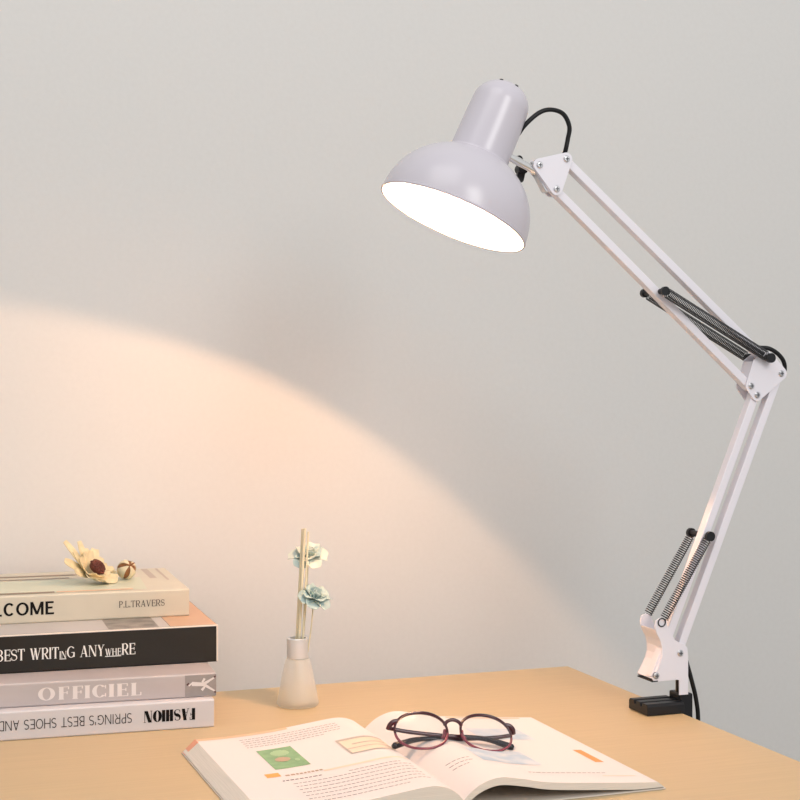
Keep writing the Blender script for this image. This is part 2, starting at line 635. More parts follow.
for k in range(13):
    a = PI / 2 * k / 12
    prof.append((hr - 0.0008 - fil + fil * math.cos(a) , top - fil * 0.92 + fil * 0.92 * math.sin(a)))
prof.append((0, top + 0.0006))
bm = bmn()
add_lathe(bm, prof, rim, ax, 64, close=False)
housing = obj('lamp_housing', bm, M['shade'], shade, True)
d, s, u = frame_of(ax)
bm = bmn()
for k in range(6):
    an = 2 * PI * (k + 0.35) / 6
    rad = s * math.cos(an) + u * math.sin(an)
    tan = d.cross(rad)
    c = rim + d * (top - 0.0042) + rad * 0.0165
    nrm = (rad * 0.62 + d * 0.78).normalized()
    sl = (rad * 0.78 - d * 0.62).normalized()
    q = [c + nrm * 0.0009 + tan * sx * 0.0016 + sl * sy * 0.0009 for sx, sy in ((-1, -1), (1, -1), (1, 1), (-1, 1))]
    vt = [bm.verts.new(p) for p in q]
    vb = [bm.verts.new(p - nrm * 0.003) for p in q]
    bm.faces.new(vt)
    for i in range(4):
        j = (i + 1) % 4
        bm.faces.new((vt[i], vb[i], vb[j], vt[j]))
obj('vent_slots', bm, M['dark_hole'], housing)
bm = bmn()
prof = [(0, 0.0120)]
for k in range(1, 17):
    a = PI * 0.78 * k / 16
    prof.append((0.0230 * math.sin(a), 0.0350 - 0.0230 * math.cos(a)))
prof += [(0.0125, 0.0695), (0, 0.0695)]
add_lathe(bm, prof, rim, ax, 32, close=False)
prof = [(0.0030 * math.sin(PI * k / 10), 0.0360 - 0.0030 * math.cos(PI * k / 10)) for k in range(11)]
add_lathe(bm, prof, rim, ax, 20, close=False, mi=1)
obj('bulb', bm, [M['lens'], M['bulb']], shade, True, label='clear bulb with a glowing warm filament')
bm = bmn()
add_lathe(bm, [(0, 0.0700), (0.0155, 0.0700), (0.0155, 0.100), (0, 0.100)], rim, ax, 32, close=False)
obj('bulb_socket', bm, M['white'], shade, True)

# chrome swivel rod between housing and head bracket, with its black wing knob
rod0, rod1 = Vector((-0.2120, -0.009, 0.5855)), Vector((-0.1770, -0.009, 0.5700))
bm = bmn()
add_tube(bm, [rod0, rod1], 0.0043, 20)
rod = obj('swivel_rod', bm, M['chrome'], lamp, True, label='chrome swivel rod')
bm = bmn()
add_lathe(bm, [(0, -0.004), (0.0052, -0.004), (0.0052, 0.005), (0, 0.005)], rod0 - (rod1 - rod0) * 0.02, rod1 - rod0, 20)
obj('rod_collar', bm, M['chrome'], rod, True)
bm = bmn()
add_lathe(bm, [(0, 0.004), (0.0055, 0.004), (0.0055, 0.016), (0, 0.016)], (-0.186, 0, 0.5745), (0, 1, 0), 20)
add_prism_y(bm, hull([(-0.1895, 0.5850, 0.0035), (-0.1860, 0.5745, 0.004)]), 0.006, 0.012)
add_prism_y(bm, hull([(-0.1885, 0.5640, 0.0040), (-0.1860, 0.5745, 0.004)]), 0.006, 0.012)
obj('wing_knob', bm, M['black'], lamp, True, bevel=0.0008, label='black wing knob')
bm = bmn()
add_prism_y(bm, hull([(-0.1800, 0.5765, 0.0045), (-0.1670, 0.5520, 0.0035)]), -0.0135, -0.0030)
obj('swivel_block', bm, M['bolt'], lamp, True, bevel=0.0006)

# power cord: out of the housing, over the head, along the arms and down behind the desk
v = Vector((0.1944, 0, -0.1860)).normalized()
cpts = [(-0.1990, -0.008, 0.6060), (-0.1915, -0.0125, 0.6175), (-0.1769, -0.014, 0.6300), (-0.1633, -0.014, 0.6340),
        (-0.1490, -0.013, 0.6305), (-0.1415, -0.012, 0.6180), (-0.1424, -0.010, 0.6050), (-0.1440, -0.008, 0.5935),
        (-0.1400, 0.004, 0.5870),
        (-0.1300, 0.0010, 0.5725), (-0.030, 0.0005, 0.4875), (0.060, 0.0005, 0.4110), (0.079, -0.001, 0.3965), (0.0900, -0.006, 0.3905),
        (0.1010, -0.011, 0.3890), (0.1125, -0.012, 0.3825), (0.1205, -0.011, 0.3730), (0.1230, -0.006, 0.3620),
        (0.1185, 0.0060, 0.3480), (0.1070, 0.0118, 0.3250), (0.050, 0.0118, 0.190), (0.012, 0.0118, 0.100),
        (0.0015, 0.0, 0.0815), (-0.0050, -0.0085, 0.0690), (-0.0030, -0.0110, 0.0560), (0.0030, -0.0120, 0.0350),
        (0.0095, -0.0120, 0.0100), (0.0125, -0.0110, -0.0200), (0.014, -0.008, -0.12), (0.016, 0.0, -0.40),
        (0.020, 0.03, -0.70), (0.05, 0.08, FLOOR_Z + 0.004), (0.20, 0.12, FLOOR_Z + 0.004)]
bm = bmn()
add_tube(bm, spline(cpts, 8), 0.0024, 10)
obj('power_cord', bm, M['cord'], lamp, True, label='black power cord')


# ------------------------------------------------------------------ lettering cut as flat ink shapes
GW = {'A': .74, 'B': .62, 'C': .74, 'D': .74, 'E': .58, 'F': .55, 'G': .80, 'H': .76, 'I': .20, 'L': .54, 'M': .90,
      'N': .76, 'O': .82, 'P': .58, 'R': .66, 'S': .56, 'T': .64, 'V': .72, 'W': 1.02, 'Y': .68, '.': .16, "'": .16,
      ' ': .34}


def glyph(c, K, N, S):
    """polygons of one capital in a 1-high box; K thick stroke, N thin stroke, S serif half length"""
    w = GW[c]
    P = []

    def quad(a, b, k):                       # a stem or diagonal, cut level
        P.append([(a[0] - k / 2, a[1]), (a[0] + k / 2, a[1]), (b[0] + k / 2, b[1]), (b[0] - k / 2, b[1])])

    def hor(x0, x1, y, k):
        P.append([(x0, y - k / 2), (x1, y - k / 2), (x1, y + k / 2), (x0, y + k / 2)])

    def arc(cx, cy, rx, ry, a0, a1, k=None, n=14):
        k = K if k is None else k
        for i in range(n):
            q = []
            for j, side in ((i, 1), (i + 1, 1), (i + 1, 0), (i, 0)):
                t = R(a0 + (a1 - a0) * j / n)
                co, si = math.cos(t), math.sin(t)
                th_x, th_y = (k, N)
                q.append((cx + (rx - (0 if side else th_x)) * co, cy + (ry - (0 if side else th_y)) * si))
            P.append(q)

    def ser(x, y):
        if S:
            h = max(N * 0.8, 0.035)
            P.append([(x - S, y - (h if y > .5 else 0)), (x + S, y - (h if y > .5 else 0)),
                      (x + S, y + (0 if y > .5 else h)), (x - S, y + (0 if y > .5 else h))])

    def vser(x, y0, y1):
        if S:
            P.append([(x - N * .5, y0), (x + N * .5, y0), (x + N * .5, y1), (x - N * .5, y1)])
    h = K / 2
    x0, x1 = h + .02, w - h - .02
    if S:
        x0, x1 = x0 + S * .35, x1 - S * .35
    if c == 'A':
        quad((x0 - h + N / 2, 0), (w / 2, 1), N); quad((x1, 0), (w / 2, 1), K); hor(w * .27, w * .74, .32, N)
        ser(x0 - h + N / 2, 0); ser(x1, 0)
    elif c == 'B':
        quad((x0, 0), (x0, 1), K); ser(x0, 0); ser(x0, 1)
        hor(x0, w * .5, 1 - N / 2, N); hor(x0, w * .5, .52, N); hor(x0, w * .5, N / 2, N)
        arc(w * .5, .76 - N * .1, w * .42, .26 - N * .1, -90, 90); arc(w * .5, .27, w * .48, .27, -90, 90)
    elif c in 'CG':
        arc(w * .52, .5, w * .5, .5, 42, 318, n=24)
        if c == 'G':
            quad((w * .86, .06), (w * .86, .46), K * .9); hor(w * .56, w * .9, .46, N)
        elif S:
            quad((w * .90, .68), (w * .90, .95), N); quad((w * .90, .05), (w * .90, .32), N)
    elif c == 'D':
        quad((x0, 0), (x0, 1), K); ser(x0, 0); ser(x0, 1); hor(x0, w * .45, 1 - N / 2, N); hor(x0, w * .45, N / 2, N)
        arc(w * .45, .5, w * .52, .5, -90, 90, n=20)
    elif c in 'EF':
        quad((x0, 0), (x0, 1), K); ser(x0, 1); ser(x0, 0)
        hor(x0, w * .96, 1 - N / 2, N); hor(x0, w * .84, .52, N); vser(w * .96, .78, 1); vser(w * .84, .40, .64)
        if c == 'E':
            hor(x0, w, N / 2, N); vser(w, 0, .24)
    elif c == 'H':
        quad((x0, 0), (x0, 1), K); quad((x1, 0), (x1, 1), K); hor(x0, x1, .51, N)
        for x in (x0, x1):
            ser(x, 0); ser(x, 1)
    elif c == 'I':
        quad((w / 2, 0), (w / 2, 1), K); ser(w / 2, 0); ser(w / 2, 1)
    elif c == 'L':
        quad((x0, 0), (x0, 1), K); ser(x0, 0); ser(x0, 1); hor(x0, w * .98, N / 2, N); vser(w * .98, 0, .26)
    elif c == 'M':
        quad((x0 - h + N / 2, 0), (x0 - h + N / 2, 1), N); quad((x1, 0), (x1, 1), K)
        quad((w / 2, .05), (x0, 1), K); quad((w / 2, .05), (x1 - h * .4, 1), N)
        ser(x0 - h + N / 2, 0); ser(x1, 0); ser(x0 - h * .5, 1); ser(x1, 1)
    elif c == 'N':
        quad((x0 - h + N / 2, 0), (x0 - h + N / 2, 1), N); quad((x1 + h - N / 2, 0), (x1 + h - N / 2, 1), N)
        quad((x1, 0), (x0, 1), K); ser(x0 - h + N / 2, 0); ser(x1 + h - N / 2, 1); ser(x0 - h * .6, 1)
    elif c == 'O':
        arc(w / 2, .5, w / 2, .5, 0, 360, n=30)
    elif c in 'PR':
        quad((x0, 0), (x0, 1), K); ser(x0, 0); ser(x0, 1); hor(x0, w * .5, 1 - N / 2, N); hor(x0, w * .5, .46, N)
        arc(w * .5, .73, w * .46, .27 + N / 2, -90, 90)
        if c == 'R':
            quad((w * .90, 0), (w * .48, .46), K * .95); ser(w * .90, 0)
    elif c == 'S':
        kk = K
        for i in range(26):                   # one S stroke swept along two half turns
            q = []
            for j, sd in ((i, 1), (i + 1, 1), (i + 1, -1), (i, -1)):
                t = j / 26
                if t < .5:
                    a = R(35 + (270 - 35) * (t / .5)); cx, cy, rx, ry = w / 2, .745, w * .42, .215
                    px, py, nx, ny = cx + rx * math.cos(a), cy + ry * math.sin(a), math.cos(a), math.sin(a)
                    sg = 1
                else:
                    a = R(90 - (90 + 145) * ((t - .5) / .5)); cx, cy, rx, ry = w / 2, .275, w * .44, .235
                    px, py, nx, ny = cx + rx * math.cos(a), cy + ry * math.sin(a), math.cos(a), math.sin(a)
                    sg = -1
                th = N + (kk - N) * max(0.0, 1 - abs(t - .5) / .32)
                th = max(th, N)
                q.append((px + nx * sd * sg * th / 2, py + ny * sd * sg * th / 2))
            P.append(q)
        if S:
            quad((w * .86, .70), (w * .86, .95), N); quad((w * .1, .05), (w * .1, .30), N)
    elif c == 'T':
        quad((w / 2, 0), (w / 2, 1), K); ser(w / 2, 0); hor(0, w, 1 - N / 2, N); vser(N / 2, .76, 1); vser(w - N / 2, .76, 1)
    elif c == 'V':
        quad((w / 2, 0), (x0, 1), K); quad((w / 2, 0), (x1 + h - N / 2, 1), N); ser(x0, 1); ser(x1 + h - N / 2, 1)
    elif c == 'W':
        q4 = (x1 - x0) / 3
        quad((x0 + q4 * .85, 0), (x0, 1), K); quad((x0 + q4 * .85, 0), (x0 + q4 * 1.5, 1), N)
        quad((x0 + q4 * 2.2, 0), (x0 + q4 * 1.5, 1), K); quad((x0 + q4 * 2.2, 0), (x1 + h, 1), N)
        ser(x0, 1); ser(x0 + q4 * 1.5, 1); ser(x1 + h, 1)
    elif c == 'Y':
        quad((w / 2, 0), (w / 2, .46), K); quad((w / 2, .44), (x0, 1), K); quad((w / 2, .44), (x1 + h - N / 2, 1), N)
        ser(w / 2, 0); ser(x0, 1); ser(x1 + h - N / 2, 1)
    elif c == '.':
        quad((w / 2, 0), (w / 2, .15), .14)
    elif c == "'":
        quad((w / 2, .68), (w / 2 + .02, 1), .09)
    return P, w


def lettering(name, runs, x0, x1, z0, height, m, parent, K=.13, N=.06, S=.0, gap=.10, y=-0.00025, flip=False):
    """runs: list of (text, scale, underline). The line is fitted between x0 and x1 on the spine, base line z0."""
    polys = []
    x = 0.0
    for text, sc, ul in runs:
        xs = x
        for ch in text:
            P, w = glyph(ch, K, N, S)
            for p in P:
                polys.append([(x + a * sc, b * sc) for a, b in p])
            x += (w + gap) * sc
        if ul:
            polys.append([(xs, -.10), (x - gap * sc, -.10), (x - gap * sc, -.03), (xs, -.03)])
    total = x - gap
    bm = bmn()
    for k, p in enumerate(polys):
        vs = []
        for a, b in p:
            fx, fz = a / total, b
            if flip:
                fx, fz = 1 - fx, 1 - fz
            vs.append(bm.verts.new((x0 + (x1 - x0) * fx, y - 0.000001 * (k % 7), z0 + fz * height)))
        try:
            bm.faces.new(vs)
        except ValueError:
            pass
    return obj(name, bm, m, parent)


# ------------------------------------------------------------------ the stack of books
def book(name, label, loc, deg, L, D, T, cover_m, edge_m=None, board=0.0016, round_end=0.0):
    """book lying flat: spine on the near side (y = 0), right end at x = 0"""
    t = thing(name, label, 'book', loc, R(deg), 'books stacked on the desk')
    bm = bmn()
    b = board
    c = 0.0016                                # rounded spine edges
    pts = [(D, T), (c, T), (c * .3, T - c * .3), (0, T - c), (0, c), (c * .3, c * .3), (c, 0), (D, 0), (D, b), (b * 2, b),
           (b * 2, T - b), (D, T - b)]
    add_prism_x(bm, pts, -L, 0)
    if round_end:
        for v_ in bm.verts:
            if v_.co.x > -1e-6 and v_.co.y < 0.004:
                v_.co.x -= round_end if (v_.co.z < 0.003 or v_.co.z > T - 0.003) else 0
    cov = obj('cover', bm, cover_m, t, bevel=0.0005)
    bm = bmn()
    add_box(bm, (-L + 0.002, b * 2 + 0.0002, b), (-0.002, D - 0.002, T - b))
    obj('page_block', bm, M['pages'], t)
    if edge_m:
        bm = bmn()
        add_box(bm, (-L, -0.0003, T - 0.0011), (0.0003, 0.004, T + 0.0002))
        add_box(bm, (-0.0016, -0.0003, 0.0008), (0.0003, 0.003, T - 0.0008))
        obj('cover_trim', bm, edge_m, t, bevel=0.0004)
    return t


def patch(name, pts, z, m, parent):
    bm = bmn()
    bm.faces.new([bm.verts.new((x, y, z)) for x, y in pts])
    return obj(name, bm, m, parent)


def rect(x0, y0, x1, y1):
    return [(x0, y0), (x1, y0), (x1, y1), (x0, y1)]


Z1, Z2, Z3, Z4 = 0.0287, 0.0240, 0.0392, 0.0300
zb = [0.0, Z1 + .0002, Z1 + Z2 + .0004, Z1 + Z2 + Z3 + .0006]

k1 = book('magazine', 'white glossy magazine lying upside down at the bottom of the stack', (-0.190, 1.534, zb[0]), 16.7,
          0.29, 0.21, Z1, M['whitecover'])
lettering('spine_title', [('FASHION', 1, 0)], -0.0715, -0.0190, 0.0090, 0.0118, M['ink'], k1, K=.30, N=.05, S=.10, gap=.06,
          flip=True)
lettering('spine_text', [("SPRING'S BEST SHOES AND", 1, 0)], -0.2140, -0.0835, 0.0100, 0.0098, M['ink_soft'], k1, K=.10, N=.09,
          gap=.10, flip=True)

k2 = book('magazine', 'lilac-grey magazine with a small picture at its spine end, second from the stack bottom',
          (-0.188, 1.547, zb[1]), 15.5, 0.29, 0.21, Z2, M['lilac'], round_end=0.0022)
lettering('spine_title', [('OFFICIEL', 1, 0)], -0.1803, -0.0783, 0.0054, 0.0130, M['ink_pale'], k2, K=.22, N=.06, S=.14, gap=.12)
bm = bmn()
add_box(bm, (-0.0337, -0.0002, 0.0012), (-0.0016, 0.0002, Z2 - 0.0012))
pic = obj('spine_picture', bm, M['greybrown'], k2, label='grey-brown spine picture of a leaping figure in white')
bm = bmn()


def ink_stroke(a, b, w0, w1, y):
    a, b = Vector((a[0], 0, a[1])), Vector((b[0], 0, b[1]))
    d_ = (b - a).normalized()
    n_ = Vector((-d_.z, 0, d_.x))
    q = [a + n_ * w0, a - n_ * w0, b - n_ * w1, b + n_ * w1]
    bm.faces.new([bm.verts.new((p.x, y, p.z)) for p in q])


for a, b, w0, w1 in (((-.0265, .0140), (-.0130, .0128), .0022, .0018), ((-.0140, .0135), (-.0035, .0195), .0016, .0007),
                     ((-.0140, .0125), (-.0030, .0055), .0016, .0007), ((-.0260, .0150), (-.0300, .0120), .0009, .0006),
                     ((-.0160, .0150), (-.0135, .0190), .0010, .0012), ((-.0165, .0070), (-.0135, .0105), .0014, .0010)):
    ink_stroke(a, b, w0, w1, -0.0004)
obj('printed_figure', bm, M['ink_pale'], pic)
for a, b in (((-.0318, .0128), (-.0298, .0150)), ((-.0040, .0195), (-.0024, .0210)), ((-.0036, .0052), (-.0020, .0040))):
    bm = bmn()
    ink_stroke(a, b, .0009, .0007, -0.0006)
    obj('printed_mark', bm, M['darkred'], pic)


k3 = book('hardcover_book', 'thick black book with white capitals on its spine, third up the stack', (-0.195, 1.606, zb[2]), 17.5,
          0.29, 0.21, Z3, M['charcoal'], M['paleedge'])
lettering('spine_title', [('BEST WRIT', 1, 0), ('IN', .62, 1), ('G ANY', 1, 0), ('WHE', .62, 1), ('RE', 1, 0)],
          -0.2290, -0.0881, 0.0130, 0.0118, M['ink_white'], k3, K=.15, N=.055, S=.10, gap=.07)
patch('cover_print', rect(-0.05, 0.0045, -0.001, 0.2095), Z3 + 0.0003, M['peach'], k3)
patch('cover_print', rect(-0.289, 0.0045, -0.0505, 0.2095), Z3 + 0.00025, M['shadedprint'], k3)
patch('cover_picture', rect(-0.115, 0.006, -0.062, 0.15), Z3 + 0.0004, M['greypic'], k3)

k4 = book('hardcover_book', 'cream book with bold black capitals, topmost of the stack, under the dried flower',
          (-0.234, 1.666, zb[3]), 17.2, 0.26, 0.19, Z4, M['cream'])
lettering('spine_title', [('WELCOME', 1, 0)], -0.2385, -0.1468, 0.0088, 0.0142, M['ink'], k4, K=.175, N=.15, gap=.08)
lettering('spine_author', [('P.L.TRAVERS', 1, 0)], -0.0773, -0.0275, 0.0125, 0.0072, M['ink_soft'], k4, K=.12, N=.06, S=.09, gap=.09)
patch('cover_print', [(-0.255, 0.012), (-0.045, 0.012), (-0.040, 0.115), (-0.255, 0.118)], Z4 + 0.0002, M['green_pale'], k4)
patch('cover_print', rect(-0.255, 0.012, -0.145, 0.022), Z4 + 0.0004, M['brown'], k4)
patch('cover_print', rect(-0.143, 0.014, -0.06, 0.020), Z4 + 0.0004, M['orange_pale'], k4)
for (xa, ya, xb, yb_, m_) in ((-0.245, 0.125, -0.12, 0.132, 'brown'), (-0.20, 0.150, -0.07, 0.160, 'brown'),
                              (-0.030, 0.10, -0.022, 0.185, 'grey_table'), (-0.013, 0.08, -0.010, 0.185, 'grey_table')):
    patch('cover_print', rect(xa, ya, xb, yb_), Z4 + 0.0003, M[m_], k4)


# ------------------------------------------------------------------ dried flower and seed pod on the top book
ZT = zb[3] + Z4
fl_pos = Vector((-0.3560, 1.722, ZT))
flower = thing('dried_flower', 'cream dried flower with a dark red centre, lying on the top book', 'flower', fl_pos, 0)
fax = Vector((0.66, -0.30, 0.68)).normalized()
d, s, u = frame_of(fax)
fc = Vector((0, 0, 0.008))


def add_petal(bm, base, d, out, length, width, cup, curl, thick=0.0005, tip=0.15, n=8, twist=0.0, blunt=False):
    """lance-shaped petal: starts at base, leaves along 'out' and rises by cup towards d"""
    tan = d.cross(out).normalized()
    rows = []
    for i in range(n + 1):
        t = i / n
        ang = cup + curl * t
        if i == 0:
            p = base.copy()
        else:
            p = p + (out * math.cos(ang) + d * math.sin(ang)) * (length / n)
        nrm = (d * math.cos(ang) - out * math.sin(ang))
        wv = width * (math.sin(PI * min(1.0, (0.12 + 0.88 * t)) ** 0.8) * (1 - tip) + tip * (1 - t)) + 0.0004
        if blunt:
            wv = width * math.sqrt(max(0.02, 1 - ((t - 0.55) / 0.575) ** 2))
        side = (tan * math.cos(twist * t) + nrm * math.sin(twist * t))
        row = []
        for q in (-1, -0.5, 0, 0.5, 1):
            row.append(p + side * wv * q + nrm * (q * q) * wv * 0.35)
        rows.append((row, nrm))
    top_, bot = [], []
    for row, nrm in rows:
        top_.append([bm.verts.new(x + nrm * thick) for x in row])
        bot.append([bm.verts.new(x - nrm * thick) for x in row])
    for i in range(n):
        for j in range(4):
            bm.faces.new((top_[i][j], top_[i][j + 1], top_[i + 1][j + 1], top_[i + 1][j]))
            bm.faces.new((bot[i][j], bot[i + 1][j], bot[i + 1][j + 1], bot[i][j + 1]))
        bm.faces.new((top_[i][0], top_[i + 1][0], bot[i + 1][0], bot[i][0]))
        bm.faces.new((top_[i][4], bot[i][4], bot[i + 1][4], top_[i + 1][4]))
    bm.faces.new([top_[0][j] for j in range(5)] + [bot[0][j] for j in range(4, -1, -1)])
    bm.faces.new([top_[n][j] for j in range(4, -1, -1)] + [bot[n][j] for j in range(5)])


for lay, (cnt, ln, wd, cup, curl) in enumerate(((17, 0.043, 0.0060, 0.26, 0.10), (11, 0.025, 0.0050, 0.34, 0.30))):
    for k in range(cnt):
        a = 2 * PI * (k + 0.5 * lay) / cnt + random.uniform(-.08, .08)
        out = s * math.cos(a) + u * math.sin(a)
        rear = max(0.0, out.y) * (1 - lay)
        low = max(0.0, -out.z)                # petals towards the book lie along it
        bm = bmn()
        add_petal(bm, fc + out * 0.003, d, out, ln * random.uniform(.9, 1.08) * (1 - 0.25 * low) * (1 - 0.38 * rear), wd * random.uniform(.85, 1.1),
                  cup + low * 0.38 + random.uniform(-.05, .1), curl + random.uniform(-.1, .2), 0.00035,
                  twist=random.uniform(-.4, .4), blunt=True)
        for v_ in bm.verts:
            v_.co.z = max(v_.co.z, 0.0008 + random.uniform(0, .0003))
        obj('petal', bm, M['petal'], flower, True)
bm = bmn()
add_lathe(bm, [(0, 0.0100), (0.0088, 0.0110), (0.0096, 0.0150), (0.0075, 0.0182), (0, 0.0196)], fc, d, 20, close=False)
for k in range(110):
    a = random.uniform(0, 2 * PI)
    rr = 0.0098 * math.sqrt(random.random())
    c = fc + (s * math.cos(a) + u * math.sin(a)) * rr + d * (0.0150 + 0.005 * (1 - (rr / 0.0095) ** 2))
    add_lathe(bm, [(0, -.0016), (.0013, -.0009), (.0016, 0), (.0013, .0009), (0, .0016)], c, d, 7, close=False)
obj('flower_centre', bm, M['seed'], flower, True, label='dark red seed cluster')

pod_c = Vector((-0.3175, 1.741, ZT + 0.0118))
pod = thing('seed_pod', 'small round cream seed pod split open in a brown star, on the top book', 'seed pod',
            (pod_c.x, pod_c.y, ZT), 0)
pc = Vector((0, 0, 0.0118))
pax = Vector((0.46, -0.72, 0.52)).normalized()
d, s, u = frame_of(pax)
PRAD = 0.0112
bm = bmn()
add_lathe(bm, [(0.0105 * math.sin(PI * k / 14), -0.0105 * math.cos(PI * k / 14)) for k in range(15)], pc, d, 28, close=False)
obj('kernel', bm, M['podbrown'], pod, True, label='brown inside of the pod')
for q in range(4):
    a0 = PI / 2 * q + 0.35
    bm = bmn()
    rows = []
    nth = 14
    for i in range(nth + 1):
        th_ = R(8) + (PI - R(8)) * i / nth
        gap_ = 0.44 * max(0.0, math.cos(th_ * 0.62)) ** 1.6 + 0.0
        lo, hi = a0 + gap_, a0 + PI / 2 - gap_
        lift = 1.0 + 0.05 * max(0, math.cos(th_))
        rows.append([(th_, lo + (hi - lo) * j / 6, lift) for j in range(7)])

    def sp(t, a, r):
        return pc + (d * math.cos(t) + (s * math.cos(a) + u * math.sin(a)) * math.sin(t)) * r
    to = [[bm.verts.new(sp(t, a, PRAD * l)) for t, a, l in r_] for r_ in rows]
    bo = [[bm.verts.new(sp(t, a, PRAD * l - 0.0009)) for t, a, l in r_] for r_ in rows]
    for i in range(nth):
        for j in range(6):
            bm.faces.new((to[i][j], to[i][j + 1], to[i + 1][j + 1], to[i + 1][j]))
            bm.faces.new((bo[i][j], bo[i + 1][j], bo[i + 1][j + 1], bo[i][j + 1]))
        bm.faces.new((to[i][0], to[i + 1][0], bo[i + 1][0], bo[i][0]))
        bm.faces.new((to[i][6], bo[i][6], bo[i + 1][6], to[i + 1][6]))
    obj('pod_shell', bm, M['podskin'], pod, True)
bm = bmn()
for k in range(2):
    a = 0.2 + 2.6 * k
    o_ = (s * math.cos(a) + u * math.sin(a))
    add_tube(bm, [pc + d * 0.0100, pc + d * 0.0120 + o_ * 0.003, pc + d * 0.0125 + o_ * 0.0065], [0.0014, 0.0012, 0.0005], 8)
obj('pod_tip', bm, M['podbrown'], pod, True, label='curled brown tips')

# ------------------------------------------------------------------ reed diffuser
DX, DY = -0.1112, 1.632
bottle = thing('diffuser_bottle', 'frosted glass cone bottle with a silver collar holding reed sticks', 'bottle', (DX, DY, 0), 0)
outer = [(0, 0.0003), (0.0185, 0.0003), (0.0212, 0.0010), (0.0226, 0.0028), (0.0227, 0.0050), (0.0212, 0.0130), (0.0190, 0.0240),
         (0.0168, 0.0350), (0.0147, 0.0450), (0.0132, 0.0500), (0.0112, 0.0520), (0.0105, 0.0560)]
innr = [(0.0085, 0.0560), (0.0090, 0.0515), (0.0125, 0.0440), (0.0147, 0.0350), (0.0190, 0.0130), (0.0195, 0.0070), (0.0170, 0.0045), (0, 0.0042)]
bm = bmn()
add_lathe(bm, outer + innr, (0, 0, 0), (0, 0, 1), 64, close=False)
obj('glass_body', bm, M['frost'], bottle, True)
bm = bmn()
add_lathe(bm, [(0, 0.0050), (0.0168, 0.0052), (0.0186, 0.0075), (0.0182, 0.0130), (0.0170, 0.0200), (0, 0.0200)], (0, 0, 0), (0, 0, 1), 40, close=False)
obj('scented_oil', bm, M['liquid'], bottle, True, label='pale amber oil')
bm = bmn()
add_lathe(bm, [(0.0113, 0.0525), (0.0120, 0.0530), (0.0120, 0.0735), (0.0114, 0.0742), (0.0092, 0.0742), (0.0090, 0.0700), (0.0090, 0.0540),
               (0.0113, 0.0525)], (0, 0, 0), (0, 0, 1), 48, close=False)
obj('collar', bm, M['cap'], bottle, True, label='brushed silver collar')


def reed(name, label, foot, top_, r):
    f, t = Vector(foot), Vector(top_)
    bm = bmn()
    add_tube(bm, [Vector((0, 0, 0)), t - f], r, 12)
    o = obj(name, bm, M['reed'], None, True)
    o.location = (DX + f.x, DY + f.y, f.z)
    tag(o, label, 'reed stick', 'reed sticks in the frosted bottle')


reed('reed_stick', 'thick pale reed stick rising left of the others from the bottle', (-0.0040, 0.001, 0.0225), (0.0055, 0.000, 0.1925), 0.0016)
reed('reed_stick', 'thick pale reed stick in the middle of the bottle, tallest of all', (-0.0010, -0.003, 0.0225), (0.0078, -0.004, 0.1935), 0.0016)
reed('reed_stick', 'thin pale reed stick on the right, before the upper flower', (0.0030, -0.002, 0.0225), (0.0118, -0.005, 0.1900), 0.0011)


def rose(name, label, foot, c, face, size, mats, leaf=False):
    f, c = Vector(foot), Vector(c)
    root = thing(name, label, 'flower', (DX + f.x, DY + f.y, f.z), 0, 'paper roses in the frosted bottle')
    d = Vector(face).normalized()
    d, s, u = frame_of(d)
    c0 = c - f
    bm = bmn()
    add_tube(bm, spline([(0, 0, 0), c0 * 0.55 + Vector((0.001, 0, 0)), c0 - d * size * 0.30], 8), 0.0008, 8)
    obj('stem', bm, M['reed'], root, True, label='thin pale stem')
    lays = ((3, 0.50, 0.32, 1.50, 0.25), (4, 0.62, 0.40, 1.20, -0.1), (5, 0.80, 0.48, 0.90, -0.7), (6, 0.98, 0.52, 0.50, -1.0))
    for li, (cnt, ln, wd, cup, curl) in enumerate(lays):
        for k in range(cnt):
            a = 2 * PI * (k + 0.37 * li) / cnt + random.uniform(-.15, .15)
            out = s * math.cos(a) + u * math.sin(a)
            bm = bmn()
            add_petal(bm, c0 - d * size * 0.30 + out * size * 0.05 * li, d, out, size * ln * random.uniform(.88, 1.1), size * wd,
                      cup + random.uniform(-.1, .1), curl + random.uniform(-.2, .2), 0.00028, tip=0.55, twist=random.uniform(-.3, .3), blunt=True)
            obj('petal', bm, mats[(li + k) % len(mats)], root, True)


rose('paper_rose', 'pale mint paper rose behind the reeds, the upper of two', (0.0015, 0.002, 0.0225), (0.0110, 0.014, 0.1655), (0.10, -0.50, 0.86), 0.0185,
     (M['mint'], M['teal'], M['mint']))
rose('paper_rose', 'pale teal paper rose right of the reeds, the lower of two', (0.0045, -0.001, 0.0225), (0.0195, -0.006, 0.1225), (0.35, -0.45, 0.82), 0.0170,
     (M['teal'],))

# ------------------------------------------------------------------ the open book
OB = Vector((-0.036, 1.486, 0))
openbook = thing('open_book', 'thick open book with colour pictures lying under the eyeglasses', 'book', OB, R(19.8))
BH = 0.262
RIGHT = [(0, .0085), (.006, .0140), (.014, .0195), (.025, .0235), (.036, .0243), (.055, .0210), (.08, .0160), (.14, .0102), (.182, .0068)]
LEFT = [(0, .0085), (-.005, .0140), (-.012, .0190), (-.022, .0222), (-.034, .0225), (-.060, .0195), (-.10, .0150), (-.14, .0128), (-.169, .0125)]


def curve2(pts, per=6):
    return [(p.x, p.y) for p in spline([(x, z, 0) for x, z in pts], per)]


RC, LC = curve2(RIGHT), curve2(LEFT)


def page_z(x):
    c = RC if x >= 0 else LC
    for (xa, za), (xb, zb_) in zip(c, c[1:]):
        if min(xa, xb) <= x <= max(xa, xb):
            return za + (zb_ - za) * (x - xa) / (xb - xa) if xb != xa else za
    return c[-1][1]


